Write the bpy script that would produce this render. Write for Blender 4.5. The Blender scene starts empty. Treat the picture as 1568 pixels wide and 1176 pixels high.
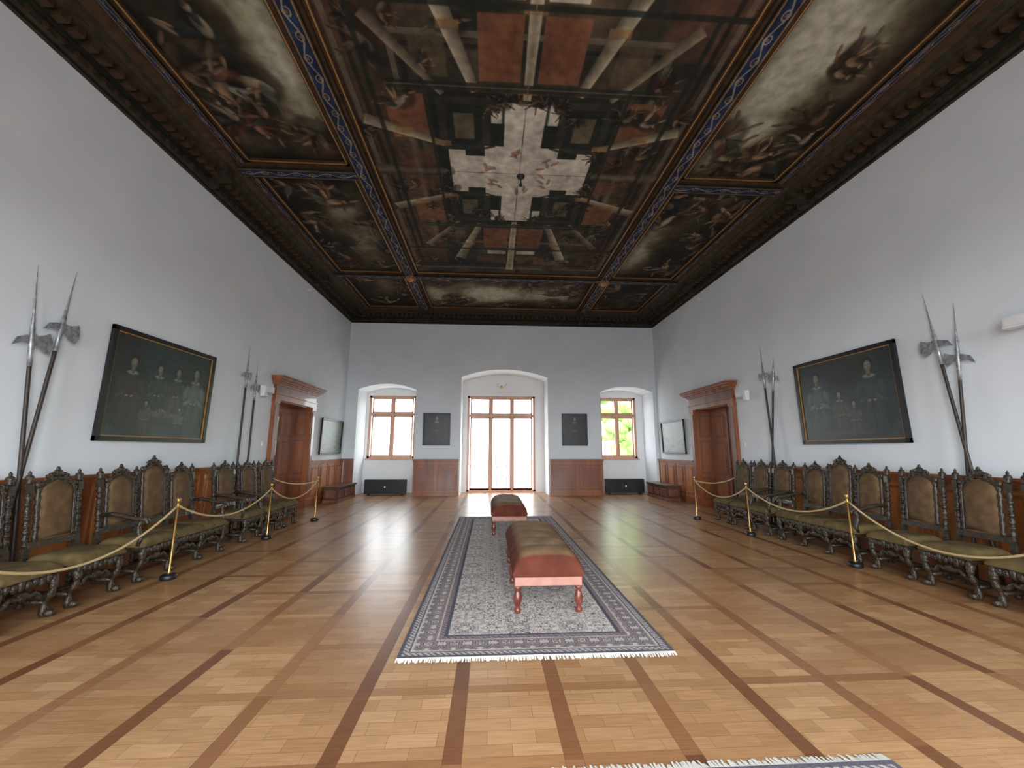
import bpy, bmesh, math, random
import numpy as np
from mathutils import Matrix, Vector
random.seed(7)
SC=bpy.context.scene
try:
    SC.view_settings.view_transform='Standard'
    SC.view_settings.look='None'
except Exception: pass
XL,XR,D,H=-4.84,5.80,13.35,5.84
Y0=-1.25; CZ=6.25; WIN_Y=14.35

# ------------------------------------------------------------------ colours / materials
def lin(c):
    c=np.asarray(c,dtype=float)/255.0
    return np.where(c<=0.04045,c/12.92,((c+0.055)/1.055)**2.4)
def L4(c): return tuple(float(v) for v in lin(c))+(1.0,)

def mat(name,c,rough=.6,metal=0.,c2=None,scale=6.,stretch=(1,1,1),bump=0.,bscale=None,coat=0.,detail=4.,spec=None,sheen=0.):
    m=bpy.data.materials.new(name);m.use_nodes=True;nt=m.node_tree;b=nt.nodes['Principled BSDF']
    b.inputs['Roughness'].default_value=rough;b.inputs['Metallic'].default_value=metal
    b.inputs['Coat Weight'].default_value=coat
    if sheen: b.inputs['Sheen Weight'].default_value=sheen
    if spec is not None:b.inputs['Specular IOR Level'].default_value=spec
    tc=nt.nodes.new('ShaderNodeTexCoord');mp=nt.nodes.new('ShaderNodeMapping');mp.inputs['Scale'].default_value=stretch
    nt.links.new(tc.outputs['Object'],mp.inputs[0])
    n=nt.nodes.new('ShaderNodeTexNoise');n.inputs['Scale'].default_value=scale;n.inputs['Detail'].default_value=detail
    nt.links.new(mp.outputs[0],n.inputs['Vector'])
    if c2 is None:c2=[min(240,max(v,min(v*1.12,240))) for v in c]
    r=nt.nodes.new('ShaderNodeValToRGB');r.color_ramp.elements[0].color=L4(c);r.color_ramp.elements[1].color=L4(c2)
    r.color_ramp.elements[0].position=.35;r.color_ramp.elements[1].position=.65
    nt.links.new(n.outputs['Fac'],r.inputs[0]);nt.links.new(r.outputs[0],b.inputs['Base Color'])
    if bump:
        n2=nt.nodes.new('ShaderNodeTexNoise');n2.inputs['Scale'].default_value=bscale or scale*4
        n2.inputs['Detail'].default_value=3
        nt.links.new(mp.outputs[0],n2.inputs['Vector'])
        bp=nt.nodes.new('ShaderNodeBump');bp.inputs['Strength'].default_value=bump;bp.inputs['Distance'].default_value=.02
        nt.links.new(n2.outputs['Fac'],bp.inputs['Height']);nt.links.new(bp.outputs[0],b.inputs['Normal'])
    return m
M_wall=mat('plaster',(224,230,236),.85,c2=(230,236,241),scale=1.2,bump=.05,bscale=5)
M_niche=mat('plaster_reveal',(234,234,234),.85,c2=(237,237,237),scale=1)
M_wood=mat('wood_panel_brown',(124,70,40),.38,c2=(158,94,54),scale=5,stretch=(1,1,.12),bump=.05,coat=.3)
M_wood2=mat('wood_panel_red',(104,60,46),.35,c2=(132,80,60),scale=5,stretch=(1,1,.12),bump=.05,coat=.3)
M_woodo=mat('wood_panel_orange',(158,94,48),.38,c2=(190,120,66),scale=5,stretch=(1,1,.12),bump=.05,coat=.3)
M_frame=mat('window_frame_wood',(198,152,128),.45,c2=(212,168,144),scale=8,stretch=(1,1,.2))  # brown-tan wood, lightened in its colour to carry the glare of the windows
M_dark=mat('carved_dark_wood',(34,28,22),.42,c2=(64,52,38),scale=25,bump=.6,bscale=60,coat=.2)
M_shaft=mat('halberd_shaft',(38,31,27),.5,c2=(58,46,38))
M_steel=mat('halberd_steel',(190,194,198),.38,metal=.6,c2=(140,144,148),scale=20)
M_fab=mat('olive_velvet',(88,74,48),.95,c2=(112,96,62),scale=9,bump=.1,spec=.2)
M_fabb=mat('brown_leather_back',(84,64,44),.8,c2=(108,84,58),scale=9,bump=.1,spec=.3)
M_leg=mat('bench_leg_wood',(94,40,32),.35,c2=(122,58,44),scale=10,coat=.4)
M_rail=mat('bench_rail_wood',(160,112,98),.4,c2=(178,128,112),scale=10,coat=.3)
M_brass=mat('brass',(196,160,96),.3,metal=.9)
M_black=mat('black_metal',(16,16,18),.45,c2=(24,24,26))
M_rope=mat('cream_rope',(206,184,140),.8,c2=(180,154,108),scale=120,bump=.5)
M_white=mat('white_plastic',(220,221,223),.5,c2=(228,229,230))
M_grey=mat('garden_furniture_paint',(120,118,114),.5)
M_blackframe=mat('black_frame',(18,17,16),.4,c2=(30,27,24))
M_gilt=mat('gilt_line',(160,118,66),.5,metal=.3)
M_corn=mat('cornice_paint_dark',(44,40,33),.7,c2=(64,58,47),scale=9,bump=.1,spec=.2)
M_corn2=mat('cornice_paint_green',(26,28,24),.7,c2=(40,40,33),scale=9,spec=.2)
M_cornb=mat('cornice_paint_brown',(58,44,31),.7,c2=(76,58,42),scale=9,spec=.2)
M_chest=mat('chest_wood',(64,38,28),.4,c2=(90,56,38),scale=6,stretch=(1,.2,1),coat=.3)
M_fringe=mat('fringe_wool',(222,220,212),.9,c2=(232,230,224))
M_stone=mat('balcony_stone',(190,188,180),.8)
M_leaf=mat('foliage',(90,128,60),.8,c2=(140,176,88),scale=6)
def paintmat(name,rough,bump=.15,spec=.5,bs=160,lo=.82,hi=1.18):
    m=bpy.data.materials.new(name);m.use_nodes=True;nt=m.node_tree;b=nt.nodes['Principled BSDF']
    a=nt.nodes.new('ShaderNodeAttribute');a.attribute_name='Col'
    tc=nt.nodes.new('ShaderNodeTexCoord');n=nt.nodes.new('ShaderNodeTexNoise');n.inputs['Scale'].default_value=bs/8;n.inputs['Detail'].default_value=5
    nt.links.new(tc.outputs['Object'],n.inputs['Vector'])
    mr=nt.nodes.new('ShaderNodeMapRange');mr.inputs[1].default_value=.3;mr.inputs[2].default_value=.7;mr.inputs[3].default_value=lo;mr.inputs[4].default_value=hi
    nt.links.new(n.outputs['Fac'],mr.inputs[0])
    vm=nt.nodes.new('ShaderNodeVectorMath');vm.operation='SCALE';nt.links.new(a.outputs['Color'],vm.inputs[0]);nt.links.new(mr.outputs[0],vm.inputs['Scale'])
    nt.links.new(vm.outputs[0],b.inputs['Base Color']);b.inputs['Roughness'].default_value=rough
    b.inputs['Specular IOR Level'].default_value=spec
    bp=nt.nodes.new('ShaderNodeBump');bp.inputs['Strength'].default_value=bump;bp.inputs['Distance'].default_value=.01
    n2=nt.nodes.new('ShaderNodeTexNoise');n2.inputs['Scale'].default_value=bs;nt.links.new(tc.outputs['Object'],n2.inputs['Vector'])
    nt.links.new(n2.outputs['Fac'],bp.inputs['Height']);nt.links.new(bp.outputs[0],b.inputs['Normal'])
    return m
M_paint=paintmat('oil_paint',.75,spec=.18,bs=60,lo=.7,hi=1.2)
M_oil=paintmat('varnished_canvas',.36,bump=.06,bs=120)
M_rug=paintmat('woven_wool',.95,bump=.5,spec=.1,bs=300,lo=.92,hi=1.05)

# ------------------------------------------------------------------ mesh builder
class MB:
    def __init__(s): s.V=[];s.F=[];s.M=[];s.S=[];s.T=lambda p:p
    def add(s,v,f,m=0,sm=False):
        o=len(s.V);s.V+= [tuple(s.T(p)) for p in v]
        for q in f: s.F.append([i+o for i in q]);s.M.append(m);s.S.append(sm)
    def box(s,x0,x1,y0,y1,z0,z1,m=0):
        v=[(x0,y0,z0),(x1,y0,z0),(x1,y1,z0),(x0,y1,z0),(x0,y0,z1),(x1,y0,z1),(x1,y1,z1),(x0,y1,z1)]
        s.add(v,[(0,3,2,1),(4,5,6,7),(0,1,5,4),(1,2,6,5),(2,3,7,6),(3,0,4,7)],m)
    def lathe(s,prof,c,m=0,seg=12,sm=True,sq=1.0):
        v=[];f=[];n=len(prof)
        for r,z in prof:
            for k in range(seg):
                a=2*math.pi*k/seg;v.append((c[0]+r*math.cos(a)*sq,c[1]+r*math.sin(a),c[2]+z))
        for i in range(n-1):
            for k in range(seg):
                k2=(k+1)%seg;f.append((i*seg+k,i*seg+k2,(i+1)*seg+k2,(i+1)*seg+k))
        f.append(tuple(range(seg))[::-1]);f.append(tuple((n-1)*seg+k for k in range(seg)))
        s.add(v,f,m,sm)
    def tube(s,pts,rad,m=0,seg=8,closed=False):
        P=[Vector(p) for p in pts];n=len(P);v=[];f=[]
        if not hasattr(rad,'__len__'):rad=[rad]*n
        for i,p in enumerate(P):
            t=(P[min(i+1,n-1)]-P[max(i-1,0)]).normalized()
            up=Vector((1,0,0)) if abs(t.x)<.8 else Vector((0,0,1))
            a=t.cross(up).normalized();b=t.cross(a).normalized()
            for k in range(seg):
                w=2*math.pi*k/seg;v.append(tuple(p+(a*math.cos(w)+b*math.sin(w))*rad[i]))
        for i in range(n-1):
            for k in range(seg):
                k2=(k+1)%seg;f.append((i*seg+k,i*seg+k2,(i+1)*seg+k2,(i+1)*seg+k))
        f.append(tuple(range(seg))[::-1]);f.append(tuple((n-1)*seg+k for k in range(seg)))
        s.add(v,f,m,True)
    def prism(s,pts,ax,a,b,m=0,sm=False):
        def P(q,h): return (h,q[0],q[1]) if ax==0 else ((q[0],h,q[1]) if ax==1 else (q[0],q[1],h))
        n=len(pts);v=[P(q,a) for q in pts]+[P(q,b) for q in pts]
        f=[tuple(range(n))[::-1],tuple(range(n,2*n))]
        s.add(v,f,m,False)
        s.add(v,[(i,(i+1)%n,n+(i+1)%n,n+i) for i in range(n)],m,sm)
    def ell(s,c,r,m=0,seg=12,ring=8):
        v=[];f=[]
        for i in range(ring+1):
            p=math.pi*i/ring
            for k in range(seg):
                a=2*math.pi*k/seg;v.append((c[0]+r[0]*math.sin(p)*math.cos(a),c[1]+r[1]*math.sin(p)*math.sin(a),c[2]+r[2]*math.cos(p)))
        for i in range(ring):
            for k in range(seg):
                k2=(k+1)%seg;f.append((i*seg+k,i*seg+k2,(i+1)*seg+k2,(i+1)*seg+k))
        s.add(v,f,m,True)
    def pillow(s,x0,x1,y0,y1,z0,z1,m=0,nx=18,ny=30,rip=None,px=5,py=9):
        v=[];f=[]
        for j in range(ny+1):
            for i in range(nx+1):
                u=-math.cos(math.pi*i/nx);w=-math.cos(math.pi*j/ny)
                hgt=((1-abs(u)**px)**.5)*((1-abs(w)**py)**.5)
                if rip: hgt*=1+rip[0]*(abs(math.sin(rip[1]*math.pi*(w+1)/2))**.6-1)*min(1,(1-abs(w))*6+.0)
                v.append(((x0+x1)/2+(x1-x0)/2*u,(y0+y1)/2+(y1-y0)/2*w,z0+(z1-z0)*hgt))
        for j in range(ny):
            for i in range(nx):
                a=j*(nx+1)+i;f.append((a,a+1,a+nx+2,a+nx+1))
        s.add(v,f,m,True)
    def build(s,name,mats,loc=(0,0,0),rz=0,bevel=0,me=None,mw=None,parent=None):
        if me is None:
            me=bpy.data.meshes.new(name);me.from_pydata(s.V,[],s.F)
            for m in mats: me.materials.append(m)
            me.polygons.foreach_set('material_index',s.M);me.polygons.foreach_set('use_smooth',s.S)
            bm=bmesh.new();bm.from_mesh(me)
            bmesh.ops.recalc_face_normals(bm,faces=bm.faces);bm.to_mesh(me);bm.free()
        ob=bpy.data.objects.new(name,me);bpy.context.collection.objects.link(ob)
        if mw is not None: ob.matrix_world=mw
        else: ob.location=loc;ob.rotation_euler=(0,0,rz)
        if bevel:
            b=ob.modifiers.new('bevel','BEVEL');b.width=bevel;b.segments=2;b.limit_method='ANGLE'
        if parent: ob.parent=parent;ob.matrix_parent_inverse=Matrix.Translation(parent.location).inverted()
        return ob
def empty(name,loc):
    e=bpy.data.objects.new(name,None);e.location=loc;bpy.context.collection.objects.link(e);return e
def canvas(name,o,u,v,col,m,parent=None):
    ny,nx=col.shape[:2];o,u,v=map(np.array,(o,u,v))
    s=np.linspace(0,1,nx)[None,:,None];t=np.linspace(0,1,ny)[:,None,None]
    co=(o+u*s+v*t).reshape(-1,3).astype(np.float32)
    a=(np.arange(ny-1)[:,None]*nx+np.arange(nx-1)[None,:]).ravel()
    q=np.stack([a,a+1,a+nx+1,a+nx],1).ravel().astype(np.int32);nf=len(a)
    me=bpy.data.meshes.new(name);me.vertices.add(len(co));me.vertices.foreach_set('co',co.ravel())
    me.loops.add(nf*4);me.loops.foreach_set('vertex_index',q);me.polygons.add(nf)
    me.polygons.foreach_set('loop_start',(np.arange(nf)*4).astype(np.int32))
    try: me.polygons.foreach_set('loop_total',np.full(nf,4,np.int32))
    except Exception: pass
    me.update(calc_edges=True)
    at=me.color_attributes.new('Col','FLOAT_COLOR','POINT')
    c=np.ones((ny*nx,4),np.float32);c[:,:3]=lin(np.clip(col.reshape(-1,3),0,235));at.data.foreach_set('color',c.ravel())
    me.materials.append(m);ob=bpy.data.objects.new(name,me);bpy.context.collection.objects.link(ob)
    if parent: ob.parent=parent;ob.matrix_parent_inverse=Matrix.Translation(parent.location).inverted()
    return ob

# ------------------------------------------------------------------ numpy painting helpers
def vnoise(nx,ny,gx,gy,rng):
    g=rng.random((int(gy)+2,int(gx)+2));x=np.linspace(0,gx,nx,endpoint=False);y=np.linspace(0,gy,ny,endpoint=False)
    xi=x.astype(int);yi=y.astype(int);xf=x-xi;yf=y-yi;xf=xf*xf*(3-2*xf);yf=(yf*yf*(3-2*yf))[:,None]
    a=g[yi][:,xi];b=g[yi][:,xi+1];c=g[yi+1][:,xi];d=g[yi+1][:,xi+1]
    return (a*(1-xf)+b*xf)*(1-yf)+(c*(1-xf)+d*xf)*yf
def fbm(nx,ny,gx,gy,rng,o=5):
    r=np.zeros((ny,nx));w=0
    for k in range(o):
        r+=vnoise(nx,ny,max(1,gx*2**k),max(1,gy*2**k),rng)*.5**k;w+=.5**k
    return r/w
def ramp(t,stops):
    t=np.clip(t,0,1);xs=[s[0] for s in stops];return np.stack([np.interp(t,xs,[s[1][k] for s in stops]) for k in range(3)],-1)
def blob(col,cx,cy,a,b,ang,c,px,alpha=.85,shade=.45):
    ny,nx=col.shape[:2];R=max(a,b)*1.15
    i0=max(0,int((cx-R)*px));i1=min(nx,int((cx+R)*px)+1);j0=max(0,int((cy-R)*px));j1=min(ny,int((cy+R)*px)+1)
    if i1<=i0 or j1<=j0: return
    x=(np.arange(i0,i1)/px-cx)[None,:];y=(np.arange(j0,j1)/px-cy)[:,None]
    u=(x*math.cos(ang)+y*math.sin(ang))/a;v=(-x*math.sin(ang)+y*math.cos(ang))/b
    r=u*u+v*v;m=np.clip((1-r)*2.2,0,1)*alpha
    sh=1+shade*(v*.8-.3*u)-.25*r
    col[j0:j1,i0:i1]=col[j0:j1,i0:i1]*(1-m[...,None])+np.array(c)[None,None,:]*np.clip(sh,.25,1.5)[...,None]*m[...,None]
FLESH=[(158,130,104),(140,112,86),(168,146,120)];DRAPE=[(96,52,40),(108,86,56),(72,78,74),(132,128,112),(58,44,35),(88,68,48),(46,54,56)]
def figure(col,cx,cy,s,px,rng,dim=1.):
    th=rng.random()*6.28
    fl=np.array(FLESH[rng.integers(3)])*dim;dr=np.array(DRAPE[rng.integers(len(DRAPE))])*dim
    blob(col,cx+.1*s,cy-.1*s,.5*s,.36*s,th+.5,np.array((30,27,22)),px,.5)
    blob(col,cx,cy,.34*s,.17*s,th,dr,px)
    blob(col,cx+.12*s*math.cos(th),cy+.12*s*math.sin(th),.2*s,.12*s,th,fl,px)
    for k in range(4):
        a=th+(k-1.5)*.9+rng.random()*.5+(0 if k<2 else math.pi)
        l=.2*s;x=cx+math.cos(a)*.28*s;y=cy+math.sin(a)*.28*s
        blob(col,x,y,l,.06*s,a,fl if rng.random()<.5 else dr,px)
        a2=a+rng.random()*1.6-.8;blob(col,x+math.cos(a)*l*.8+math.cos(a2)*l*.6,y+math.sin(a)*l*.8+math.sin(a2)*l*.6,l*.8,.045*s,a2,fl*.9,px)
    blob(col,cx+.36*s*math.cos(th),cy+.36*s*math.sin(th),.085*s,.07*s,th,fl*1.05,px)
    blob(col,cx+.41*s*math.cos(th),cy+.41*s*math.sin(th),.06*s,.07*s,th,(50,36,27),px,.7)
    blob(col,cx-.25*s*math.cos(th+.7),cy-.25*s*math.sin(th+.7),.3*s,.12*s,th+1.2,np.array(DRAPE[rng.integers(len(DRAPE))])*dim,px,.7)
def scene_panel(w,h,seed,px=70,pale=.35,nf=18,cen=(.5,.5),rad=(.34,.34)):
    rng=np.random.default_rng(seed);nx,ny=int(w*px),int(h*px)
    n=fbm(nx,ny,w*1.0,h*1.0,rng,6);n2=fbm(nx,ny,w*2,h*2,rng,5)
    X=np.linspace(0,1,nx)[None,:];Y=np.linspace(0,1,ny)[:,None]
    g=np.exp(-(((X-cen[0])/rad[0])**2+((Y-cen[1])/rad[1])**2))
    t=n*.8-.16+g*pale+(n2-.5)*.35
    col=ramp(t,[(0,(27,24,19)),(.25,(46,41,32)),(.42,(72,62,46)),(.56,(100,92,72)),(.72,(140,136,114)),(.9,(170,166,146))])
    for k in range(nf):
        for _ in range(8):
            x,y=rng.random(),rng.random()
            if abs(x-cen[0])>.24 or abs(y-cen[1])>.26: break
        figure(col,x*w,y*h,.5+.4*rng.random(),px,rng,.6+.4*rng.random())
    e=np.minimum(np.minimum(X,1-X)*w,np.minimum(Y,1-Y)*h)
    col*=np.clip(.6+e*1.6,.6,1)[...,None]
    return col
def rect(col,X,Y,x0,x1,y0,y1,c,al=.9,tex=None):
    s=.012
    m=np.clip((X-x0)/s,0,1)*np.clip((x1-X)/s,0,1)*np.clip((Y-y0)/s,0,1)*np.clip((y1-Y)/s,0,1)*al
    cc=np.array(c)[None,None,:]*(tex[...,None] if tex is not None else 1)
    col[:]=col*(1-m[...,None])+cc*m[...,None]
def seg(col,X,Y,p,q,w0,w1,c,al=.9,tex=None):
    p=np.array(p,float);q=np.array(q,float);d=q-p;L=np.hypot(*d);d/=L
    t=(X-p[0])*d[0]+(Y-p[1])*d[1];s=-(X-p[0])*d[1]+(Y-p[1])*d[0];w=w0+(w1-w0)*np.clip(t/L,0,1)
    m=np.clip((w-np.abs(s))/.015,0,1)*np.clip(t/.02,0,1)*np.clip((L-t)/.02,0,1)*al
    sh=1-.35*np.clip(s/w,-1,1)
    col[:]=col*(1-m[...,None])+np.array(c)[None,None,:]*(sh*(tex if tex is not None else 1))[...,None]*m[...,None]
def centre_painting(w,h,px=95):
    rng=np.random.default_rng(5);nx,ny=int(w*px),int(h*px)
    X=np.linspace(-w/2,w/2,nx)[None,:]+np.zeros((ny,1));Y=np.linspace(-h/2,h/2,ny)[:,None]+np.zeros((1,nx))
    n=fbm(nx,ny,8,12,rng,6);n2=fbm(nx,ny,26,40,rng,4)
    col=ramp(n*1.1-.05+(n2-.5)*.3,[(0,(26,26,23)),(.35,(44,41,35)),(.55,(62,54,43)),(.75,(86,72,54)),(1,(112,98,78))])
    tx=.62+n*.4+n2*.3
    a,b=np.abs(X),np.abs(Y)
    och=(116,76,54);pale=(136,126,106);dg=(32,36,32);lt=(180,172,154)
    rect(col,a,b,1.55,2.55,2.1,3.5,(78,52,41),.7,tx)
    rect(col,a,b,1.9,2.6,.0,1.9,(70,50,40),.5,tx)
    for k,(x0,y0) in enumerate([(2.36,3.62),(2.22,3.42),(1.72,2.3),(1.60,2.16)]):
        m=((np.abs(a-x0)<.035)&(b<y0))|((np.abs(b-y0)<.035)&(a<x0));col[m]=col[m]*.35+np.array(dg if k%2 else pale)*.5
    rect(col,a,b,.11,.66,1.72,2.55,och,.9,tx);rect(col,a,b,.11,.85,2.95,3.3,(100,66,50),.75,tx)
    rect(col,a,b,.2,.57,1.82,2.45,(106,66,47),.5,tx)
    rect(col,a,b,1.42,1.98,.72,1.5,och,.85,tx);rect(col,a,b,1.36,2.0,.1,.5,(94,66,50),.7,tx)
    rect(col,a,b,1.05,1.5,1.75,2.3,(84,72,54),.7,tx)
    rect(col,a,b,.12,.58,2.68,2.86,lt,.9,tx)
    rect(col,a,b,0,1.36,0,1.56,dg,.93,tx)
    rect(col,a,b,.5,1.28,.5,1.48,(54,52,45),.8,tx)
    rect(col,a,b,.62,1.16,.62,1.36,dg,.9,tx)
    rect(col,a,b,.74,1.05,.74,1.22,(100,90,72),.8,tx)
    sk=(196,188,174)
    for r in [(0,.6,0,.62),(0,1.18,0,.40),(0,.30,0,1.42),(0,.5,1.05,1.42),(.9,1.18,0,.52)]: rect(col,a,b,*r,sk,.95,.84+n2*.3)
    rect(col,a,b,.34,.5,.66,.96,dg,.95)
    for p,q in [((.42,.62),(.9,.46)),((.32,.98),(.32,1.42))]: seg(col,a,b,p,q,.03,.03,dg,.8)
    for k in range(80):
        x,y=rng.random()*w,rng.random()*h
        rx,ry=abs(x-w/2),abs(y-h/2)
        if rx<1.3 and ry<1.5: continue
        if rx<.9 and ry<2.7: continue
        figure(col,x,y,.3+.25*rng.random(),px,rng,.5+.35*rng.random())
    for k in range(26):
        an=rng.random()*6.28;figure(col,w/2+1.25*math.cos(an),h/2+1.45*math.sin(an),.3,px,rng,.6)
    seg(col,a,b,(0,1.45),(0,3.7),.06,.10,pale,.95,tx)
    seg(col,a,b,(.70,1.55),(1.25,3.1),.07,.13,pale,.95,tx)
    seg(col,a,b,(1.2,.62),(2.35,1.05),.06,.11,pale,.9,tx)
    seg(col,a,b,(1.15,1.5),(1.95,2.5),.05,.09,(112,102,84),.85,tx)
    seg(col,a,b,(1.25,.04),(2.45,.06),.05,.08,(90,82,68),.8,tx)
    for p in [(.70,1.62),(1.0,2.4),(0,1.6),(0,2.6),(1.25,.64),(1.8,.86)]:
        rect(col,a,b,p[0]-.14,p[0]+.14,p[1]-.06,p[1]+.06,(132,100,64),.7,tx)
    rect(col,a,b,0,2.6,2.58,2.66,dg,.8);rect(col,a,b,0,1.9,1.56,1.7,(38,38,33),.8,tx);rect(col,a,b,0,1.9,1.62,1.645,pale,.6)
    rect(col,a,b,1.36,1.42,0,1.7,(42,40,35),.9);rect(col,a,b,2.05,2.13,0,2.6,dg,.8)
    for k in range(6):
        an=k*1.05+.4;x=w/2+.42*math.cos(an)*(1+.5*rng.random());y=h/2+.36*math.sin(an)*(1+.5*rng.random())
        for q in range(4): blob(col,x+rng.normal()*.06,y+rng.normal()*.05,.09,.035,rng.random()*3,[(150,112,88),(136,92,76),(120,104,92)][q%3],px,.7)
    return col

# ------------------------------------------------------------------ room shell
def floor_mat():
    m=bpy.data.materials.new('parquet');m.use_nodes=True;nt=m.node_tree;N=nt.nodes;Lk=nt.links;b=N['Principled BSDF']
    geo=N.new('ShaderNodeNewGeometry');sp=N.new('ShaderNodeSeparateXYZ');Lk.new(geo.outputs['Position'],sp.inputs[0])
    def mt(op,a,bb=None,c=None):
        n=N.new('ShaderNodeMath');n.operation=op
        for i,v in enumerate((a,bb,c)):
            if v is None: continue
            if isinstance(v,(int,float)): n.inputs[i].default_value=v
            else: Lk.new(v,n.inputs[i])
        return n.outputs[0]
    def mix(f,a,c):
        n=N.new('ShaderNodeMix');n.data_type='RGBA'
        Lk.new(f,n.inputs[0]) if not isinstance(f,(int,float)) else setattr(n.inputs[0],'default_value',f)
        for i,v in ((6,a),(7,c)):
            if isinstance(v,tuple): n.inputs[i].default_value=v
            else: Lk.new(v,n.inputs[i])
        return n.outputs[2]
    P=.60;hw=.078
    u=mt('DIVIDE',mt('ADD',sp.outputs[0],.17+P*20),P);v=mt('DIVIDE',mt('ADD',sp.outputs[1],P*20-2.78),P)
    fu=mt('FRACT',mt('ADD',u,.5));fv=mt('FRACT',mt('ADD',v,.5))
    du=mt('ABSOLUTE',mt('SUBTRACT',fu,.5));dv=mt('ABSOLUTE',mt('SUBTRACT',fv,.5))
    su=mt('LESS_THAN',du,hw);sv=mt('LESS_THAN',dv,hw*.8)
    iu=mt('FLOOR',u);iv=mt('FLOOR',v)
    comb=N.new('ShaderNodeCombineXYZ');Lk.new(sp.outputs[0],comb.inputs[0]);Lk.new(sp.outputs[1],comb.inputs[1])
    n=N.new('ShaderNodeTexBrick');Lk.new(comb.outputs[0],n.inputs['Vector'])
    n.inputs['Scale'].default_value=1;n.inputs['Brick Width'].default_value=.26;n.inputs['Row Height'].default_value=.1
    n.inputs['Mortar Size'].default_value=.0012;n.inputs['Bias'].default_value=0
    n.inputs['Color1'].default_value=L4((170,128,88));n.inputs['Color2'].default_value=L4((196,154,112));n.inputs['Mortar'].default_value=L4((118,82,52))
    cp=N.new('ShaderNodeCombineXYZ');Lk.new(iu,cp.inputs[0]);Lk.new(iv,cp.inputs[1])
    w0=N.new('ShaderNodeTexWhiteNoise');w0.noise_dimensions='2D';Lk.new(cp.outputs[0],w0.inputs['Vector'])
    base=mix(mt('MULTIPLY',w0.outputs['Value'],.5),n.outputs[0],L4((148,104,68)))
    cw=N.new('ShaderNodeCombineXYZ');Lk.new(mt('FLOOR',mt('ADD',u,.5)),cw.inputs[0]);Lk.new(iv,cw.inputs[1])
    w1=N.new('ShaderNodeTexWhiteNoise');w1.noise_dimensions='2D';Lk.new(cw.outputs[0],w1.inputs['Vector'])
    cw2=N.new('ShaderNodeCombineXYZ');Lk.new(iu,cw2.inputs[0]);Lk.new(mt('ADD',mt('FLOOR',mt('ADD',v,.5)),77),cw2.inputs[1])
    w2=N.new('ShaderNodeTexWhiteNoise');w2.noise_dimensions='2D';Lk.new(cw2.outputs[0],w2.inputs['Vector'])
    stu=mix(w1.outputs['Value'],L4((112,70,46)),L4((158,112,76)));stv=mix(w2.outputs['Value'],L4((144,100,66)),L4((192,148,104)))
    c=mix(sv,base,stv);c=mix(su,c,stu)
    e=.003
    ju=mt('LESS_THAN',mt('ABSOLUTE',mt('SUBTRACT',du,hw)),e);jv=mt('LESS_THAN',mt('ABSOLUTE',mt('SUBTRACT',dv,hw*.8)),e)
    c=mix(mt('MULTIPLY',mt('MAXIMUM',ju,jv),.5),c,L4((88,56,36)))
    mp=N.new('ShaderNodeMapping');mp.inputs['Scale'].default_value=(3,40,1);Lk.new(geo.outputs['Position'],mp.inputs[0])
    g=N.new('ShaderNodeTexNoise');g.inputs['Scale'].default_value=2;g.inputs['Detail'].default_value=5;Lk.new(mp.outputs[0],g.inputs['Vector'])
    g2=N.new('ShaderNodeTexNoise');g2.inputs['Scale'].default_value=.7;Lk.new(geo.outputs['Position'],g2.inputs['Vector'])
    k=mt('ADD',mt('MULTIPLY',g.outputs['Fac'],.7),mt('MULTIPLY',g2.outputs['Fac'],.35));k=mt('ADD',k,.42)
    vm=N.new('ShaderNodeVectorMath');vm.operation='SCALE';Lk.new(c,vm.inputs[0]);Lk.new(k,vm.inputs['Scale'])
    Lk.new(vm.outputs[0],b.inputs['Base Color'])
    b.inputs['Roughness'].default_value=.3;b.inputs['Specular IOR Level'].default_value=.42
    return m
mb=MB();mb.box(XL-.5,XR+.5,Y0-.4,14.6,-.2,0);mb.build('floor',[floor_mat()])
mb=MB();mb.box(XL-.5,XR+.5,Y0-.4,14.6,CZ+.01,CZ+.3);mb.build('ceiling',[M_corn2])
DOOR=(9.12,10.80,2.60)
for nm,sx in (('wall_left',1),('wall_right',-1)):
    mb=MB();x0=XL if sx>0 else XR;xa,xb=sorted((x0,x0-sx*.5))
    mb.box(xa,xb,Y0-.4,DOOR[0],0,6.4);mb.box(xa,xb,DOOR[1],14.6,0,6.4);mb.box(xa,xb,DOOR[0],DOOR[1],DOOR[2],6.4)
    mb.build(nm,[M_wall])
def arch(xa,xb,zs,r,n=20):
    w=xb-xa;R=(w*w/4+r*r)/(2*r);cx=(xa+xb)/2;cz=zs+r-R;a0=math.asin(w/2/R)
    return [(cx+R*math.sin(-a0+2*a0*i/n),cz+R*math.cos(-a0+2*a0*i/n)) for i in range(n+1)]
NI=[(-4.45,-2.52,3.50,.2),(-1.0,1.97,3.96,.28),(3.80,5.68,3.48,.2)]
out=[(XL,0)]
for xa,xb,zs,r in NI: out+=[(xa,0)]+arch(xa,xb,zs,r)+[(xb,0)]
out+=[(XR,0),(XR,6.4),(XL,6.4)]
mb=MB();mb.prism(out,1,D,WIN_Y,0);mb.build('wall_back',[M_wall])
def wallholes(mb,y0,y1,x0,x1,z1,holes,m=0):
    xs=x0
    for a,b,c,d in holes:
        mb.box(xs,a,y0,y1,0,z1,m)
        if c>0: mb.box(a,b,y0,y1,0,c,m)
        mb.box(a,b,y0,y1,d,z1,m);xs=b
    mb.box(xs,x1,y0,y1,0,z1,m)
OP=[(-4.36,-2.69,1.18,3.42),(-.83,1.64,0,3.44),(3.98,5.42,1.18,3.42)]
mb=MB();wallholes(mb,WIN_Y,14.6,XL,XR,4.6,OP);mb.build('wall_back_outer',[M_niche])
OPF=[(-4.2,-2.2,1.0,3.9),(-.9,1.9,.0,4.0),(3.2,5.2,1.0,3.9)]
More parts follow.
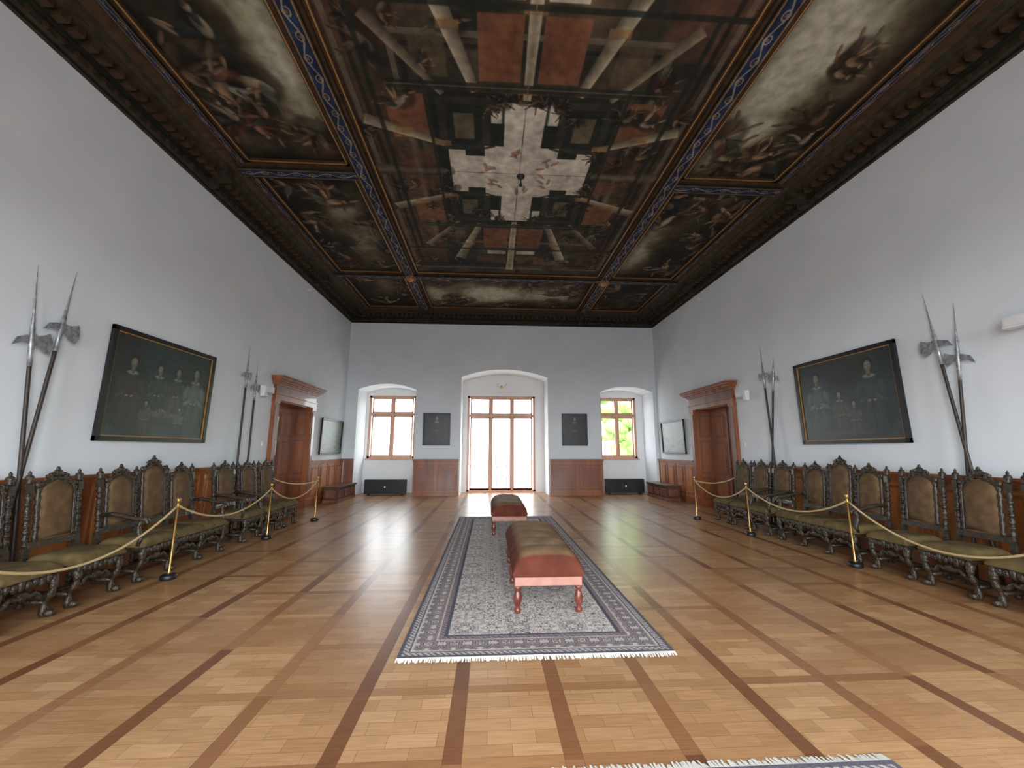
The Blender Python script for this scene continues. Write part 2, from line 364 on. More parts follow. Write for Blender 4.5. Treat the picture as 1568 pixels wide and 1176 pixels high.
mb=MB();wallholes(mb,Y0-.4,Y0,XL,XR,6.4,OPF);mb.build('wall_front',[M_wall])
def casement(name,x0,x1,z0,z1,y,cols,split,door=False):
    mb=MB();f=.075;mb.box(x0,x0+f,y,y+.09,z0,z1);mb.box(x1-f,x1,y,y+.09,z0,z1)
    mb.box(x0,x1,y,y+.09,z1-f,z1);mb.box(x0,x1,y,y+.09,z0,z0+f)
    zt=z0+(z1-z0)*split;mb.box(x0,x1,y-.01,y+.1,zt-.05,zt+.05)
    w=(x1-x0-2*f)/cols
    for k in range(1,cols): mb.box(x0+f+w*k-.045,x0+f+w*k+.045,y-.015,y+.1,z0+f,z1-f)
    for k in range(cols):
        a=x0+f+w*k+.03;b=a+w-.06
        for (c,d) in ((z0+f,zt-.05),(zt+.05,z1-f)):
            t=.045;mb.box(a,a+t,y+.02,y+.07,c,d);mb.box(b-t,b,y+.02,y+.07,c,d);mb.box(a,b,y+.02,y+.07,c,c+t+(.0));mb.box(a,b,y+.02,y+.07,d-t,d)
        if door:
            mb.box(a,b,y+.02,y+.07,z0+f,z0+.14)
            mb.box(a,b,y+.03,y+.06,z0+.86,z0+.885)
            mb.tube([(b-.02,y+.0,1.05),(b-.02,y-.05,1.05),(b-.12,y-.05,1.05)],.01,1)
        else: mb.tube([(b-.0,y,z0+.5),(b-.0,y-.04,z0+.5),(b-.0,y-.04,z0+.4)],.009,1)
    mb.box(x0-.03,x1+.03,y-.12,y,z0-.04,z0,0) if not door else mb.box(x0,x1,y-.05,y+.1,0,.03)
    mb.build(name,[M_frame,M_brass])
casement('window_1',*OP[0][:2],1.18,3.42,WIN_Y+.04,2,.70)
casement('window_2',*OP[2][:2],1.18,3.42,WIN_Y+.04,2,.70)
casement('door_1',*OP[1][:2],0,3.44,WIN_Y+.04,3,.79,True)
for i,o in enumerate(OPF): casement('window_%d'%(3+i),o[0],o[1],o[2],o[3],Y0-.25,2,.7)

prof=[(0,5.83,0),(.05,5.83,0),(.05,5.87,1),(.09,5.89,0),(.09,5.97,0),(.17,5.97,1),(.17,6.0,1),(.17,6.09,0),(.36,6.09,0),(.36,6.12,2),(.40,6.16,0),(.46,6.16,0),(.52,6.20,2),(.56,6.20,2),(.60,6.24,2),(.60,6.26,2)]
mb=MB()
def rc(o): return [(XL+o,Y0+o),(XR-o,Y0+o),(XR-o,D-o),(XL+o,D-o)]
for i in range(len(prof)-1):
    o0,z0,_=prof[i];o1,z1,m=prof[i+1];a=rc(o0);b=rc(o1)
    for k in range(4):
        k2=(k+1)%4;mb.add([(*a[k],z0),(*a[k2],z0),(*b[k2],z1),(*b[k],z1)],[(0,1,2,3)],m)
sp=.16
y=Y0+.3
while y<D-.3:
    for x,s in ((XL+.17,1),(XR-.17,-1)): mb.box(min(x,x+s*.12),max(x,x+s*.12),y,y+.085,6.0,6.09,2)
    for x,s in ((XL+.09,1),(XR-.09,-1)): mb.box(min(x,x+s*.03),max(x,x+s*.03),y+.02,y+.06,5.895,5.95,2)
    y+=sp
x=XL+.3
while x<XR-.3:
    mb.box(x,x+.085,D-.29,D-.17,6.0,6.09,2);mb.box(x+.02,x+.06,D-.12,D-.09,5.895,5.95,2);x+=sp
YB=(2.03,6.22,10.25)
for yb in YB:
    for x,s in ((XL,1),(XR,-1)):
        mb.box(min(x,x+s*.42),max(x,x+s*.42),yb-.09,yb+.09,5.98,6.13,0);mb.box(min(x,x+s*.2),max(x,x+s*.2),yb-.07,yb+.07,5.86,5.98,0)
BL,BR=-2.22,3.14
for xb in (BL,BR):
    mb.box(xb-.09,xb+.09,D-.42,D,5.98,6.13,0);mb.box(xb-.07,xb+.07,D-.2,D,5.86,5.98,0)
mb.build('trim_1',[M_corn,M_corn2,M_cornb])

def beamcol(L,w,seed,px=110):
    nx,ny=int(L*px),max(24,int(w*px*1.4));X=np.linspace(0,L,nx)[None,:]+np.zeros((ny,1));V=np.linspace(-1,1,ny)[:,None]+np.zeros((1,nx))
    rng=np.random.default_rng(seed);n=fbm(nx,ny,L*6,4,rng,3)
    col=np.zeros((ny,nx,3))+np.array((34,46,76));col*=(.7+.6*n)[...,None]
    s=np.sin(X*2*math.pi/.52);m=np.abs(V-.32*s)<.09;col[m]=(136,132,118)
    ph=(X/.26)%1-.5;sg=np.where(((X/.26).astype(int)%2)==0,1,-1)
    r=np.hypot(ph*1.0,(V-.1*sg)*.55);m=(r>.16)&(r<.22);col[m]=(140,130,104)
    m=r<.07;col[m]=(130,80,54)
    m=np.abs(V)>.70;col[m]=(100,74,50);m=np.abs(np.abs(V)-.76)<.05;col[m]=(150,122,80);m=np.abs(V)>.92;col[m]=(38,31,25)
    return col*(.75+.35*n)[...,None]
BZ=6.13
def beam(p0,p1,w,seed,z=BZ):
    p0=np.array(p0,float);p1=np.array(p1,float);L=np.hypot(*(p1-p0));d=(p1-p0)/L;nrm=np.array((-d[1],d[0]))
    c=(p0+p1)/2;e=empty('ceiling_beam',(c[0],c[1],z));mb=MB()
    a0=p0-nrm*w/2;a1=p1+nrm*w/2
    x0,x1=sorted((a0[0],a1[0]));y0,y1=sorted((a0[1],a1[1]))
    mb.box(x0,x1,y0,y1,z+.003,CZ+.05,0)
    f=.04
    if abs(d[1])>.5:
        mb.box(x0-f,x0,y0,y1,z+.04,CZ+.04,1);mb.box(x1,x1+f,y0,y1,z+.04,CZ+.04,1)
    else:
        mb.box(x0,x1,y0-f,y0,z+.04,CZ+.04,1);mb.box(x0,x1,y1,y1+f,z+.04,CZ+.04,1)
    mb.build('beam_body',[M_corn2,M_cornb],parent=e)
    canvas('beam_painting',(*(p0-nrm*w/2),z),(*(d*L),0),(*(nrm*w),0),beamcol(L,w,seed),M_paint,e)
beam((BL,Y0+.58),(BL,D-.58),.24,1);beam((BR,Y0+.58),(BR,D-.58),.24,2)
sd=3
for yb in (YB[0],YB[2]):
    for a,b in ((XL+.58,BL-.12),(BL+.12,BR-.12),(BR+.12,XR-.58)): beam((a,yb),(b,yb),.18,sd);sd+=1
for a,b in ((XL+.58,BL-.12),(BR+.12,XR-.58)): beam((a,YB[1]),(b,YB[1]),.22,sd);sd+=1
for x in (XL+.68,XR-.68): beam((x,Y0+.6),(x,D-.6),.11,sd,BZ+.05);sd+=1
for yy in (YB[2],YB[0]):
    for xx in (BL,BR):
        mb=MB();mb.lathe([(0.01,-.10),(.05,-.09),(.09,-.05),(.13,-.02),(.15,0),(.15,.02)],(0,0,0),0,16)
        for k in range(8):
            a=k*math.pi/4;mb.ell((.12*math.cos(a),.12*math.sin(a),-.02),(.05,.05,.04),1,8,6)
        mb.build('ceiling_rosette',[M_gilt,M_wood2],(xx,yy,BZ-.01))
mb=MB();mb.lathe([(.02,-.2),(.035,-.18),(.02,-.15),(.012,-.12),(.012,-.05),(.06,-.03),(.08,0)],(0,0,0),0,12)
mb.build('ceiling_hook',[M_black],(.49,6.2,CZ-.0))
ZP=CZ-.006
def cpanel(x0,x1,y0,y1,col):
    e=empty('ceiling_painting',((x0+x1)/2,(y0+y1)/2,ZP));canvas('painted_panel',(x0,y0,ZP),(x1-x0,0,0),(0,y1-y0,0),col,M_paint,e)
    mb=MB();t=.07;z0,z1=ZP-.035,CZ+.02
    mb.box(x0,x1,y0,y0+t,z0,z1);mb.box(x0,x1,y1-t,y1,z0,z1);mb.box(x0,x0+t,y0,y1,z0,z1);mb.box(x1-t,x1,y0,y1,z0,z1)
    g=.018;z0-=.008;a=t*.55
    mb.box(x0+a,x1-a,y0+a,y0+a+g,z0,z1,1);mb.box(x0+a,x1-a,y1-a-g,y1-a,z0,z1,1);mb.box(x0+a,x0+a+g,y0+a,y1-a,z0,z1,1);mb.box(x1-a-g,x1-a,y0+a,y1-a,z0,z1,1)
    mb.build('panel_frame',[M_cornb,M_gilt],parent=e)
ya,yb_,yc,yd=YB[0]+.12,YB[1]-.15,YB[1]+.15,YB[2]-.12
cpanel(BL+.17,BR-.17,ya,yd,centre_painting(BR-BL-.34,yd-ya))
xa,xb=XL+.76,BL-.17;xc,xd=BR+.17,XR-.76
cpanel(xa,xb,yc,yd,scene_panel(xb-xa,yd-yc,11,pale=.62,nf=17,cen=(.6,.5),rad=(.3,.42)))
cpanel(xc,xd,yc,yd,scene_panel(xd-xc,yd-yc,12,pale=.5,nf=18,cen=(.2,.6),rad=(.25,.4)))
cpanel(xa,xb,ya,yb_,scene_panel(xb-xa,yb_-ya,13,pale=.72,nf=15,cen=(.85,.5),rad=(.3,.35)))
cpanel(xc,xd,ya,yb_,scene_panel(xd-xc,yb_-ya,14,pale=.85,nf=15,cen=(.25,.45),rad=(.36,.42)))
yy=YB[2]+.12
cpanel(xa,xb,yy,D-.62,scene_panel(xb-xa,2.4,15,pale=.12,nf=8))
cpanel(BL+.17,BR-.17,yy,D-.62,scene_panel(BR-BL-.34,2.4,16,pale=.75,nf=22,cen=(.5,.5),rad=(.6,.3)))
cpanel(xc,xd,yy,D-.62,scene_panel(xd-xc,2.4,17,pale=.08,nf=8))
for q,(a,b) in enumerate(((xa,xb),(BL+.17,BR-.17),(xc,xd))): cpanel(a,b,Y0+.62,1.9,scene_panel(b-a,2.5,18+q,px=30,pale=.3,nf=8))

# ------------------------------------------------------------------ wainscot & doors
def TW(side):
    if side=='L': return lambda p:(XL+p[1],p[0],p[2])
    if side=='R': return lambda p:(XR-p[1],p[0],p[2])
    return lambda p:(p[0],D-p[1],p[2])
def wains(mb,s0,s1,h=1.18,n=None,m=0,m2=0):
    L=s1-s0;n=n or max(1,round(L/.62))
    mb.box(s0,s1,0,.03,0,h,m);mb.box(s0,s1,0,.055,0,.14,m2);mb.box(s0,s1,0,.045,.14,.16,m2)
    mb.box(s0,s1,0,.05,h-.10,h-.02,m2);mb.box(s0-.0,s1,0,.075,h-.02,h+.015,m2)
    w=L/n
    for k in range(n+1):
        c=s0+w*k;a=max(s0,c-.05);b=min(s1,c+.05);mb.box(a,b,0,.045,.16,h-.1,m2)
    for k in range(n):
        a=s0+w*k+.09;b=s0+w*(k+1)-.09
        if b-a<.08: continue
        for (z0,z1) in ((.24,h-.17),):
            mb.box(a,b,.03,.042,z0,z1,m2);mb.box(a+.04,b-.04,.04,.052,z0+.04,z1-.04,m)
def door_unit(mb):
    s0,s1,h=DOOR
    for a,b in ((s0-.2,s0),(s1,s1+.2)):
        mb.box(a,b,0,.06,0,h,0);mb.box(a-.02,b+.02,0,.08,0,.22,0);mb.box(a+.04,b-.04,.06,.075,.3,h-.12,1);mb.box(a-.015,b+.015,0,.08,h-.08,h,0)
    mb.box(s0-.2,s1+.2,0,.08,h,h+.12,0);mb.box(s0-.22,s1+.22,0,.1,h+.12,h+.15,0)
    mb.box(s0-.18,s1+.18,0,.07,h+.15,h+.33,1)
    for k,(o,z0,z1) in enumerate([(.10,.33,.37),(.14,.37,.40),(.20,.40,.44),(.25,.44,.49),(.28,.49,.52)]):
        mb.box(s0-.18-o*.5,s1+.18+o*.5,0,o,h+z0,h+z1,0)
    dp=.44;t=.02
    mb.box(s0,s0+t,-dp,.0,0,h,0);mb.box(s1-t,s1,-dp,.0,0,h,0);mb.box(s0,s1,-dp,0,h-t,h,0);
    for z0,z1 in ((.15,.75),(.85,1.75),(1.85,2.45)):
        mb.box(s1-t-.012,s1-t,-dp+.06,-.06,z0,z1,1);mb.box(s1-t-.02,s1-t,-dp+.1,-.1,z0+.05,z1-.05,0)
        mb.box(s0+t,s0+t+.012,-dp+.06,-.06,z0,z1,1)
    mb.box(s0+t,s1-t,-dp,-dp+.05,0.0,h-t,0);c=(s0+s1)/2
    mb.box(c-.035,c+.035,-dp+.05,-dp+.075,0.0,h-t,1)
    for a,b in ((s0+t+.1,c-.1),(c+.1,s1-t-.1)):
        for z0,z1 in ((.16,.72),(.84,1.70),(1.82,2.42)):
            mb.box(a,b,-dp+.05,-dp+.062,z0,z1,1);mb.box(a+.05,b-.05,-dp+.055,-dp+.08,z0+.05,z1-.05,0)
    mb.tube([(c-.07,-dp+.07,1.08),(c-.07,-dp+.12,1.08),(c-.17,-dp+.12,1.08)],.011,2)
for i,s in enumerate('LR'):
    mb=MB();mb.T=TW(s);door_unit(mb);mb.build('door_%d'%(2+i),[M_wood,M_wood2,M_brass])
    mb=MB();mb.T=TW(s);wains(mb,Y0,DOOR[0]-.22,m=0,m2=1);wains(mb,DOOR[1]+.22,D,m=0,m2=1)
    mb.build('trim_%d'%(2+i),[M_woodo,M_wood])
mb=MB();mb.T=TW('B')
wains(mb,XL+.08,-4.45,n=1,m=0,m2=1)
mb.build('trim_4',[M_wood2,M_wood])
# panelled cupboards standing against the piers, under the portraits
for x0,x1 in ((-2.49,-1.03),(2.0,3.77)):
    mb=MB();mb.T=lambda p:(p[0],D-.012-p[1],p[2]);dp=.17;h=1.18
    mb.box(x0,x1,0,dp,.10,h-.05,0);mb.box(x0-.015,x1+.015,0,dp+.02,0,.11,1);mb.box(x0-.02,x1+.02,0,dp+.035,h-.05,h+.005,1);mb.box(x0-.01,x1+.01,0,dp+.02,h-.08,h-.05,0)
    n=2;w=(x1-x0)/n
    for k in range(n+1):
        c=x0+w*k;a=max(x0,c-.06);b=min(x1,c+.06);mb.box(a,b,dp,dp+.018,.11,h-.08,1)
    for k in range(n):
        a=x0+w*k+.06;b=x0+w*(k+1)-.06
        mb.box(a,b,dp,dp+.018,.11,.19,1);mb.box(a,b,dp,dp+.018,h-.17,h-.08,1)
        mb.box(a+.05,b-.05,dp,dp+.012,.24,h-.22,1);mb.box(a+.09,b-.09,dp,dp+.022,.28,h-.26,0)
    mb.build('panelled_cupboard',[M_wood2,M_wood],bevel=.003)

# ------------------------------------------------------------------ framed pictures
def framed(name,T,n3,w,h,col,t=.06,gilt=True,mats=None,tilt=0.):
    c=T(w/2,0,h/2);e=empty(name,c)
    TT=lambda s,d,z:T(s,d+tilt*z/h,z)
    mb=MB();mb.T=lambda p:TT(*p)
    for a,b,c_,d_ in ((0,w,0,t),(0,w,h-t,h),(0,t,0,h),(w-t,w,0,h)): mb.box(a,b,.01,.055,c_,d_,0)
    g=.014
    if gilt:
        for a,b,c_,d_ in ((t,w-t,t,t+g),(t,w-t,h-t-g,h-t),(t,t+g,t,h-t),(w-t-g,w-t,t,h-t)): mb.box(a,b,.01,.045,c_,d_,1)
    mb.box(t*.5,w-t*.5,.005,.02,t*.5,h-t*.5,0)
    mb.build('frame',[M_blackframe,M_gilt],parent=e)
    o=np.array(TT(t,.026,t));u=np.array(TT(w-t,.026,t))-o;v=np.array(TT(t,.026,h-t))-o
    canvas('canvas',o,u,v,col,M_oil,e)
def person(col,cx,base,s,px,dress,rng,collar=True,top=None):
    dress=np.array(dress);top=np.array(top) if top is not None else dress*1.2
    blob(col,cx,base+.22*s,.30*s,.36*s,0,dress,px,.92,.12)
    for k in range(5): blob(col,cx+(k-2)*.09*s,base+.18*s,.018*s,.26*s,(k-2)*.08,dress*(1.25 if k%2 else .7),px,.5)
    blob(col,cx,base+.56*s,.17*s,.19*s,0,top,px,.92,.15)
    for d in (-1,1):
        blob(col,cx+d*.17*s,base+.56*s,.065*s,.15*s,d*.25,top*1.08,px,.9,.2)
        blob(col,cx+d*.12*s,base+.42*s,.12*s,.045*s,-d*.5,top*1.12,px,.9,.2)
        blob(col,cx+d*.04*s,base+.40*s,.035*s,.025*s,0,(158,130,106),px,.95)
    if collar: blob(col,cx,base+.745*s,.11*s,.035*s,0,(168,166,156),px,.9,.1)
    blob(col,cx,base+.79*s,.035*s,.06*s,0,(146,120,98),px,.9)
    blob(col,cx,base+.92*s,.085*s,.10*s,0,(48,36,28),px,.95,.1)
    blob(col,cx,base+.89*s,.062*s,.085*s,0,(178,150,124),px,.97,.15)
    for d in (-1,1): blob(col,cx+d*.024*s,base+.905*s,.010*s,.007*s,0,(50,36,30),px,.8)
    blob(col,cx,base+.88*s,.008*s,.02*s,0,(140,112,92),px,.6)
    blob(col,cx,base+.85*s,.02*s,.006*s,0,(122,74,64),px,.7)
def bgdark(w,h,px,seed,c0=(40,54,54),c1=(66,84,80)):
    rng=np.random.default_rng(seed);nx,ny=int(w*px),int(h*px);n=fbm(nx,ny,4,3,rng,5);return ramp(n,[(.2,c0),(.8,c1)]),rng
def mute(c,k=.72,sat=.72,tint=(.94,1.02,1.0)):
    g=c.mean(-1,keepdims=True);return (g+(c-g)*sat)*k*np.array(tint)
px=190
colL,rng=bgdark(1.87,1.47,px,31)
blob(colL,.2,1.0,.3,.6,0,(66,50,42),px,.5)
for a in [(.34,.18,1.0,(76,58,50),(84,64,54)),(.80,.30,.85,(58,68,64),(72,80,74)),(1.16,.34,.82,(88,82,68),(78,74,62)),(1.55,.16,1.08,(74,82,84),(122,122,114))]: person(colL,*a[:3],px,a[3],rng,top=a[4])
blob(colL,.98,.30,.46,.13,0,(78,76,64),px,.9,.2);blob(colL,.98,.36,.44,.06,0,(112,110,98),px,.7,.1)
for k in range(26): blob(colL,.62+rng.random()*.72,.33+rng.random()*.12,.028+.02*rng.random(),.024,rng.random()*3,[(118,84,58),(108,102,66),(130,124,106),(92,56,46)][k%4],px,.85)
person(colL,.64,.06,.5,px,(88,70,58),rng,False,(98,86,72));person(colL,1.28,.06,.46,px,(66,74,76),rng,False,(116,112,100))
colR,rng=bgdark(1.87,1.47,px,32)
blob(colR,.95,1.25,.5,.26,0,(78,56,50),px,.6)
person(colR,.40,.16,1.12,px,(66,78,82),rng,top=(96,108,110));person(colR,1.44,.16,1.18,px,(52,62,66),rng,top=(68,76,78))
person(colR,.84,.14,.74,px,(80,74,62),rng,True,(94,86,72));person(colR,1.10,.10,.58,px,(86,66,56),rng,False,(98,80,68))
blob(colR,.93,.10,.8,.08,0,(74,74,64),px,.6)
colL=mute(colL,.78);colR=mute(colR,.78)
framed('framed_group_portrait',lambda s,d,z:(XL+d,5.07+s,1.60+z),0,1.87,1.47,colL,.06,tilt=.02)
framed('framed_family_portrait',lambda s,d,z:(XR-d,6.99-s,1.60+z),0,1.87,1.47,colR,.06,tilt=.02)
def land_glare(seed):
    c,rng=bgdark(1.6,1.03,90,seed,(70,88,80),(112,130,118))  # pale grey-green ground: window glare on the picture is painted into the colour
    for k in range(60): blob(c,rng.random()*1.6,rng.random()*.6,.05+.08*rng.random(),.02+.03*rng.random(),rng.random()*.6,(58,76,62) if k%2 else (120,130,116),90,.6)
    return c
framed('framed_landscape',lambda s,d,z:(XL+d,11.5+s,1.36+z),0,1.58,1.03,land_glare(41),.045,gilt=False,tilt=.03)
framed('framed_landscape',lambda s,d,z:(XR-d,13.0-s,1.38+z),0,1.58,1.03,land_glare(42),.045,gilt=False,tilt=.03)
for x0,sd_,w in ((-2.24,51,.90),(2.44,52,.87)):
    c,rng=bgdark(w,1.08,150,sd_,(18,19,24),(32,35,42));person(c,w/2,.12,.9,150,(30,31,37),rng,top=(36,38,44));c=mute(c,.8,1,(1,1,1.05))
    framed('framed_portrait',lambda s,d,z,x0=x0:(x0+s,D-d,1.63+z),0,w,1.08,c,.05,gilt=False,tilt=.03)

# ------------------------------------------------------------------ carved chairs & settees
def turned(z0,z1,r,n=5):
    p=[(r*.8,z0)];L=z1-z0
    for k in range(n):
        a=z0+L*k/n;h=L/n
        p+=[(r*1.15,a+.04*h),(r*1.15,a+.12*h),(r*.6,a+.18*h),(r*.75,a+.3*h),(r*1.1,a+.5*h),(r*.95,a+.66*h),(r*.6,a+.85*h),(r*1.0,a+.93*h)]
    p.append((r*.8,z1));return p
def seating(nb,w,arms):
    mb=MB();W=nb*w
    lean=lambda z:-.09*max(0,z-.45)/.8
    posts=[-W/2+w*k for k in range(nb+1)]
    for y in posts:
        mb.T=lambda p:(p[0]+lean(p[2]),p[1],p[2])
        mb.box(-.025,.025,y-.025,y+.025,.36,.56,0);mb.lathe(turned(.56,1.08,.027,4),(0,y,0),0,10);mb.box(-.026,.026,y-.026,y+.026,1.06,1.15,0)
        mb.lathe([(.018,1.15),(.034,1.165),(.02,1.18),(.036,1.205),(.03,1.23),(.012,1.245),(.016,1.26),(.002,1.285)],(0,y,0),0,10)
        mb.T=lambda p:p
    for k in range(nb):
        yc=-W/2+w*(k+.5);top=1.20 if nb==1 or k!=1 else 1.30
        mb.T=lambda p:(p[0]+lean(p[2]),p[1],p[2])
        hw=w/2-.065
        pts=[(yc-hw,.60),(yc+hw,.60)]+[(yc+hw*math.cos(a),top-.14+.14*math.sin(a)) for a in [math.pi*i/12 for i in range(13)]]
        mb.prism(pts,0,-.02,.02,1);
        hw2=hw-.02;pz=[(yc+hw2*math.cos(a),top-.15+.12*math.sin(a)) for a in [math.pi*i/12 for i in range(13)]]
        ring=[(yc-hw2,.62),(yc+hw2,.62)]+pz;cen=(yc,.9);v=[(.035+.0,)+p for p in ring];v2=[(.05,cen[0]+(p[0]-cen[0])*.75,cen[1]+(p[1]-cen[1])*.8) for p in ring];n=len(ring)
        v0=[(.02,)+p for p in ring]
        mb.add(v0+v+v2,[(i,(i+1)%n,n+(i+1)%n,n+i) for i in range(n)]+[(n+i,n+(i+1)%n,2*n+(i+1)%n,2*n+i) for i in range(n)]+[tuple(range(2*n,3*n))],1,True)
        path=[(.02,yc-hw,.58+i*(top-.72)/10) for i in range(10)]+[(.02,yc+hw*math.cos(a),top-.14+.14*math.sin(a)) for a in [math.pi-math.pi*i/16 for i in range(17)]]+[(.02,yc+hw,.58+(9-i)*(top-.72)/10) for i in range(10)]
        mb.tube(path,[.019+.006*((i%2)*2-1) for i in range(len(path))],0,8)
        mb.box(-.02,.035,yc-w/2,yc+w/2,.54,.60,0)
        for d in (-1,1):
            sc=[(.02,yc+d*(.03+.11*t+.02*math.sin(t*9)),top+.035-.10*t+.02*math.sin(t*7)) for t in [i/12 for i in range(13)]]
            mb.tube(sc,[.024-.012*t/12 for t in range(13)],0,7)
            mb.ell((.02,yc+d*(hw+.0),top-.06),(.025,.03,.035),0,8,6)
            mb.ell((.02,yc+d*.09,top+.02),(.02,.026,.022),0,8,6)
        mb.ell((.02,yc,top+.045),(.026,.05,.045),0,10,8);mb.ell((.02,yc,top+.09),(.016,.02,.028),0,8,6)
        mb.T=lambda p:p
        mb.box(.0,.50,yc-w/2,yc+w/2,.34,.405,0)
        mb.pillow(.01,.54,yc-w/2-.01,yc+w/2+.01,.40,.49,2,14,16,px=7,py=7)
    mb.box(.01,.53,-W/2-.01,W/2+.01,.385,.415,2)
    n=int(W/.05)
    for k in range(n):
        y=-W/2+W*(k+.5)/n;mb.ell((.505,y,.335+.01*(k%2)),(.02,.03,.04 if k%3 else .055),0,8,5)
    legs=[-W/2+.025,W/2-.025]+([posts[1],posts[2]] if nb==3 else [])
    for y in legs:
        path=[(.475+.028*math.sin(t*math.pi*2),y,.34-.34*t+.0) for t in [i/14 for i in range(15)]]
        mb.tube(path,[.036,.04,.036,.026,.022,.026,.034,.03,.02,.019,.024,.03,.036,.038,.03],0,9)
        mb.ell((.50,y,.035),(.05,.038,.034),0,10,6);mb.ell((.50,y,.27),(.03,.034,.04),0,8,6)
        mb.lathe(turned(0,.36,.028,3),(.02,y,0),0,9)
        mb.tube([(.03,y,.12),(.25,y,.13),(.46,y,.12)],[.018,.026,.018],0,8)
    ls=sorted(legs)
    for a,b in zip(ls[:-1],ls[1:]):
        pts=[(.47,a+(b-a)*t,.16+.09*math.sin(math.pi*t)+.015*math.sin(t*28)) for t in [i/24 for i in range(25)]]
        mb.tube(pts,[.02+.006*(i%2) for i in range(25)],0,7)
        pts=[(.25,a+(b-a)*t,.13) for t in [i/8 for i in range(9)]];mb.tube(pts,[.015,.02,.026,.018,.03,.018,.026,.02,.015],0,7)
        mb.ell((.475,(a+b)/2,.24),(.02,.05,.04),0,10,6)
    if arms:
        for y in (-W/2,W/2):
            pts=[(.0,y,.74),(.12,y,.755),(.25,y,.73),(.38,y,.70),(.46,y,.70),(.51,y,.685),(.525,y,.655),(.505,y,.635)]
            mb.tube(pts,[.022,.026,.026,.024,.028,.03,.026,.018],0,9);mb.tube([(.46,y,.68),(.43,y,.62),(.44,y,.55),(.47,y,.48),(.46,y,.40)],[.022,.02,.028,.022,.026],0,9)
    return mb
mbc=seating(1,.48,False);mba=seating(1,.50,True);mbs=seating(3,.48,True)
me_c=me_a=me_s=None
MS=[M_dark,M_fabb,M_fab]
def place(kind,side,y):
    global me_c,me_a,me_s
    X=XL+.36 if side=='L' else XR-.36;rz=0 if side=='L' else math.pi
    if kind=='c': o=mbc.build('carved_chair',MS,(X,y,0),rz,me=me_c);me_c=o.data
    if kind=='a': o=mba.build('carved_armchair',MS,(X,y,0),rz,me=me_a);me_a=o.data
    if kind=='s': o=mbs.build('carved_settee',MS,(X,y,0),rz,me=me_s);me_s=o.data
for y in (3.15,3.86,4.50): place('c','L',y)
place('s','L',5.70)
for k,y in enumerate((7.15,7.78,8.42)): place('a' if k==0 else 'c','L',y)
for y in (3.0,3.62,4.24,4.86): place('c','R',y)
place('s','R',6.02)
for k,y in enumerate((7.25,7.84,8.42)): place('a' if k==0 else 'c','R',y)

# ------------------------------------------------------------------ benches
def velvet():
    m=bpy.data.materials.new('two_tone_velvet');m.use_nodes=True;nt=m.node_tree;b=nt.nodes['Principled BSDF'];K=nt.links
    tc=nt.nodes.new('ShaderNodeTexCoord');n=nt.nodes.new('ShaderNodeTexNoise');n.inputs['Scale'].default_value=5
    K.new(tc.outputs['Object'],n.inputs['Vector'])
    def rp(c0,c1):
        r=nt.nodes.new('ShaderNodeValToRGB');r.color_ramp.elements[0].color=L4(c0);r.color_ramp.elements[1].color=L4(c1);r.color_ramp.elements[0].position=.35;r.color_ramp.elements[1].position=.7;K.new(n.outputs[0],r.inputs[0]);return r
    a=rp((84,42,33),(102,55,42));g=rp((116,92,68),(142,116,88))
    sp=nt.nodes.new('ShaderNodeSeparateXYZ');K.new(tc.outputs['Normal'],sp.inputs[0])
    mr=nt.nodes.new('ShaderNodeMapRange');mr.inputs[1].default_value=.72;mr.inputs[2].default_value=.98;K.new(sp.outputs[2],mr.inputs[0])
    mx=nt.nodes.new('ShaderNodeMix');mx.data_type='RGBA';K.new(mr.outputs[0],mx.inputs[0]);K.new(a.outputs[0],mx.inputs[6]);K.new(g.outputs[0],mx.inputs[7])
    K.new(mx.outputs[2],b.inputs['Base Color']);b.inputs['Roughness'].default_value=.85;b.inputs['Specular IOR Level'].default_value=.15
    return m
M_red=velvet()
def bench(x0,x1,y0,y1,ripple):
    mb=MB()
    for x in (x0+.05,x1-.05):
        for y in ((y0+.06),(y0+y1)/2,(y1-.06)):
            mb.lathe([(.018,0),(.03,.01),(.032,.035),(.02,.055),(.026,.07),(.038,.11),(.04,.14),(.028,.18),(.018,.20),(.034,.215),(.034,.23),(.022,.24)],(x,y,.014),0,14)
            mb.box(x-.032,x+.032,y-.032,y+.032,.245,.335,0)
    mb.box(x0+.025,x1-.025,y0+.02,y0+.055,.26,.345,1);mb.box(x0+.025,x1-.025,y1-.055,y1-.03,.27,.345,1)
    mb.box(x0+.025,x0+.05,y0+.03,y1-.03,.27,.345,1);mb.box(x1-.05,x1-.025,y0+.03,y1-.03,.27,.345,1)
    mb.box(x0+.01,x1-.01,y0+.01,y1-.01,.335,.37,2)
    mb.pillow(x0,x1,y0,y1,.36,.56,2,26,110,rip=(.12,ripple) if ripple else None,px=4,py=16)
    mb.build('upholstered_bench',[M_leg,M_rail,M_red])
bench(.22,.89,3.84,5.62,5);bench(.03,.68,7.18,8.80,0)

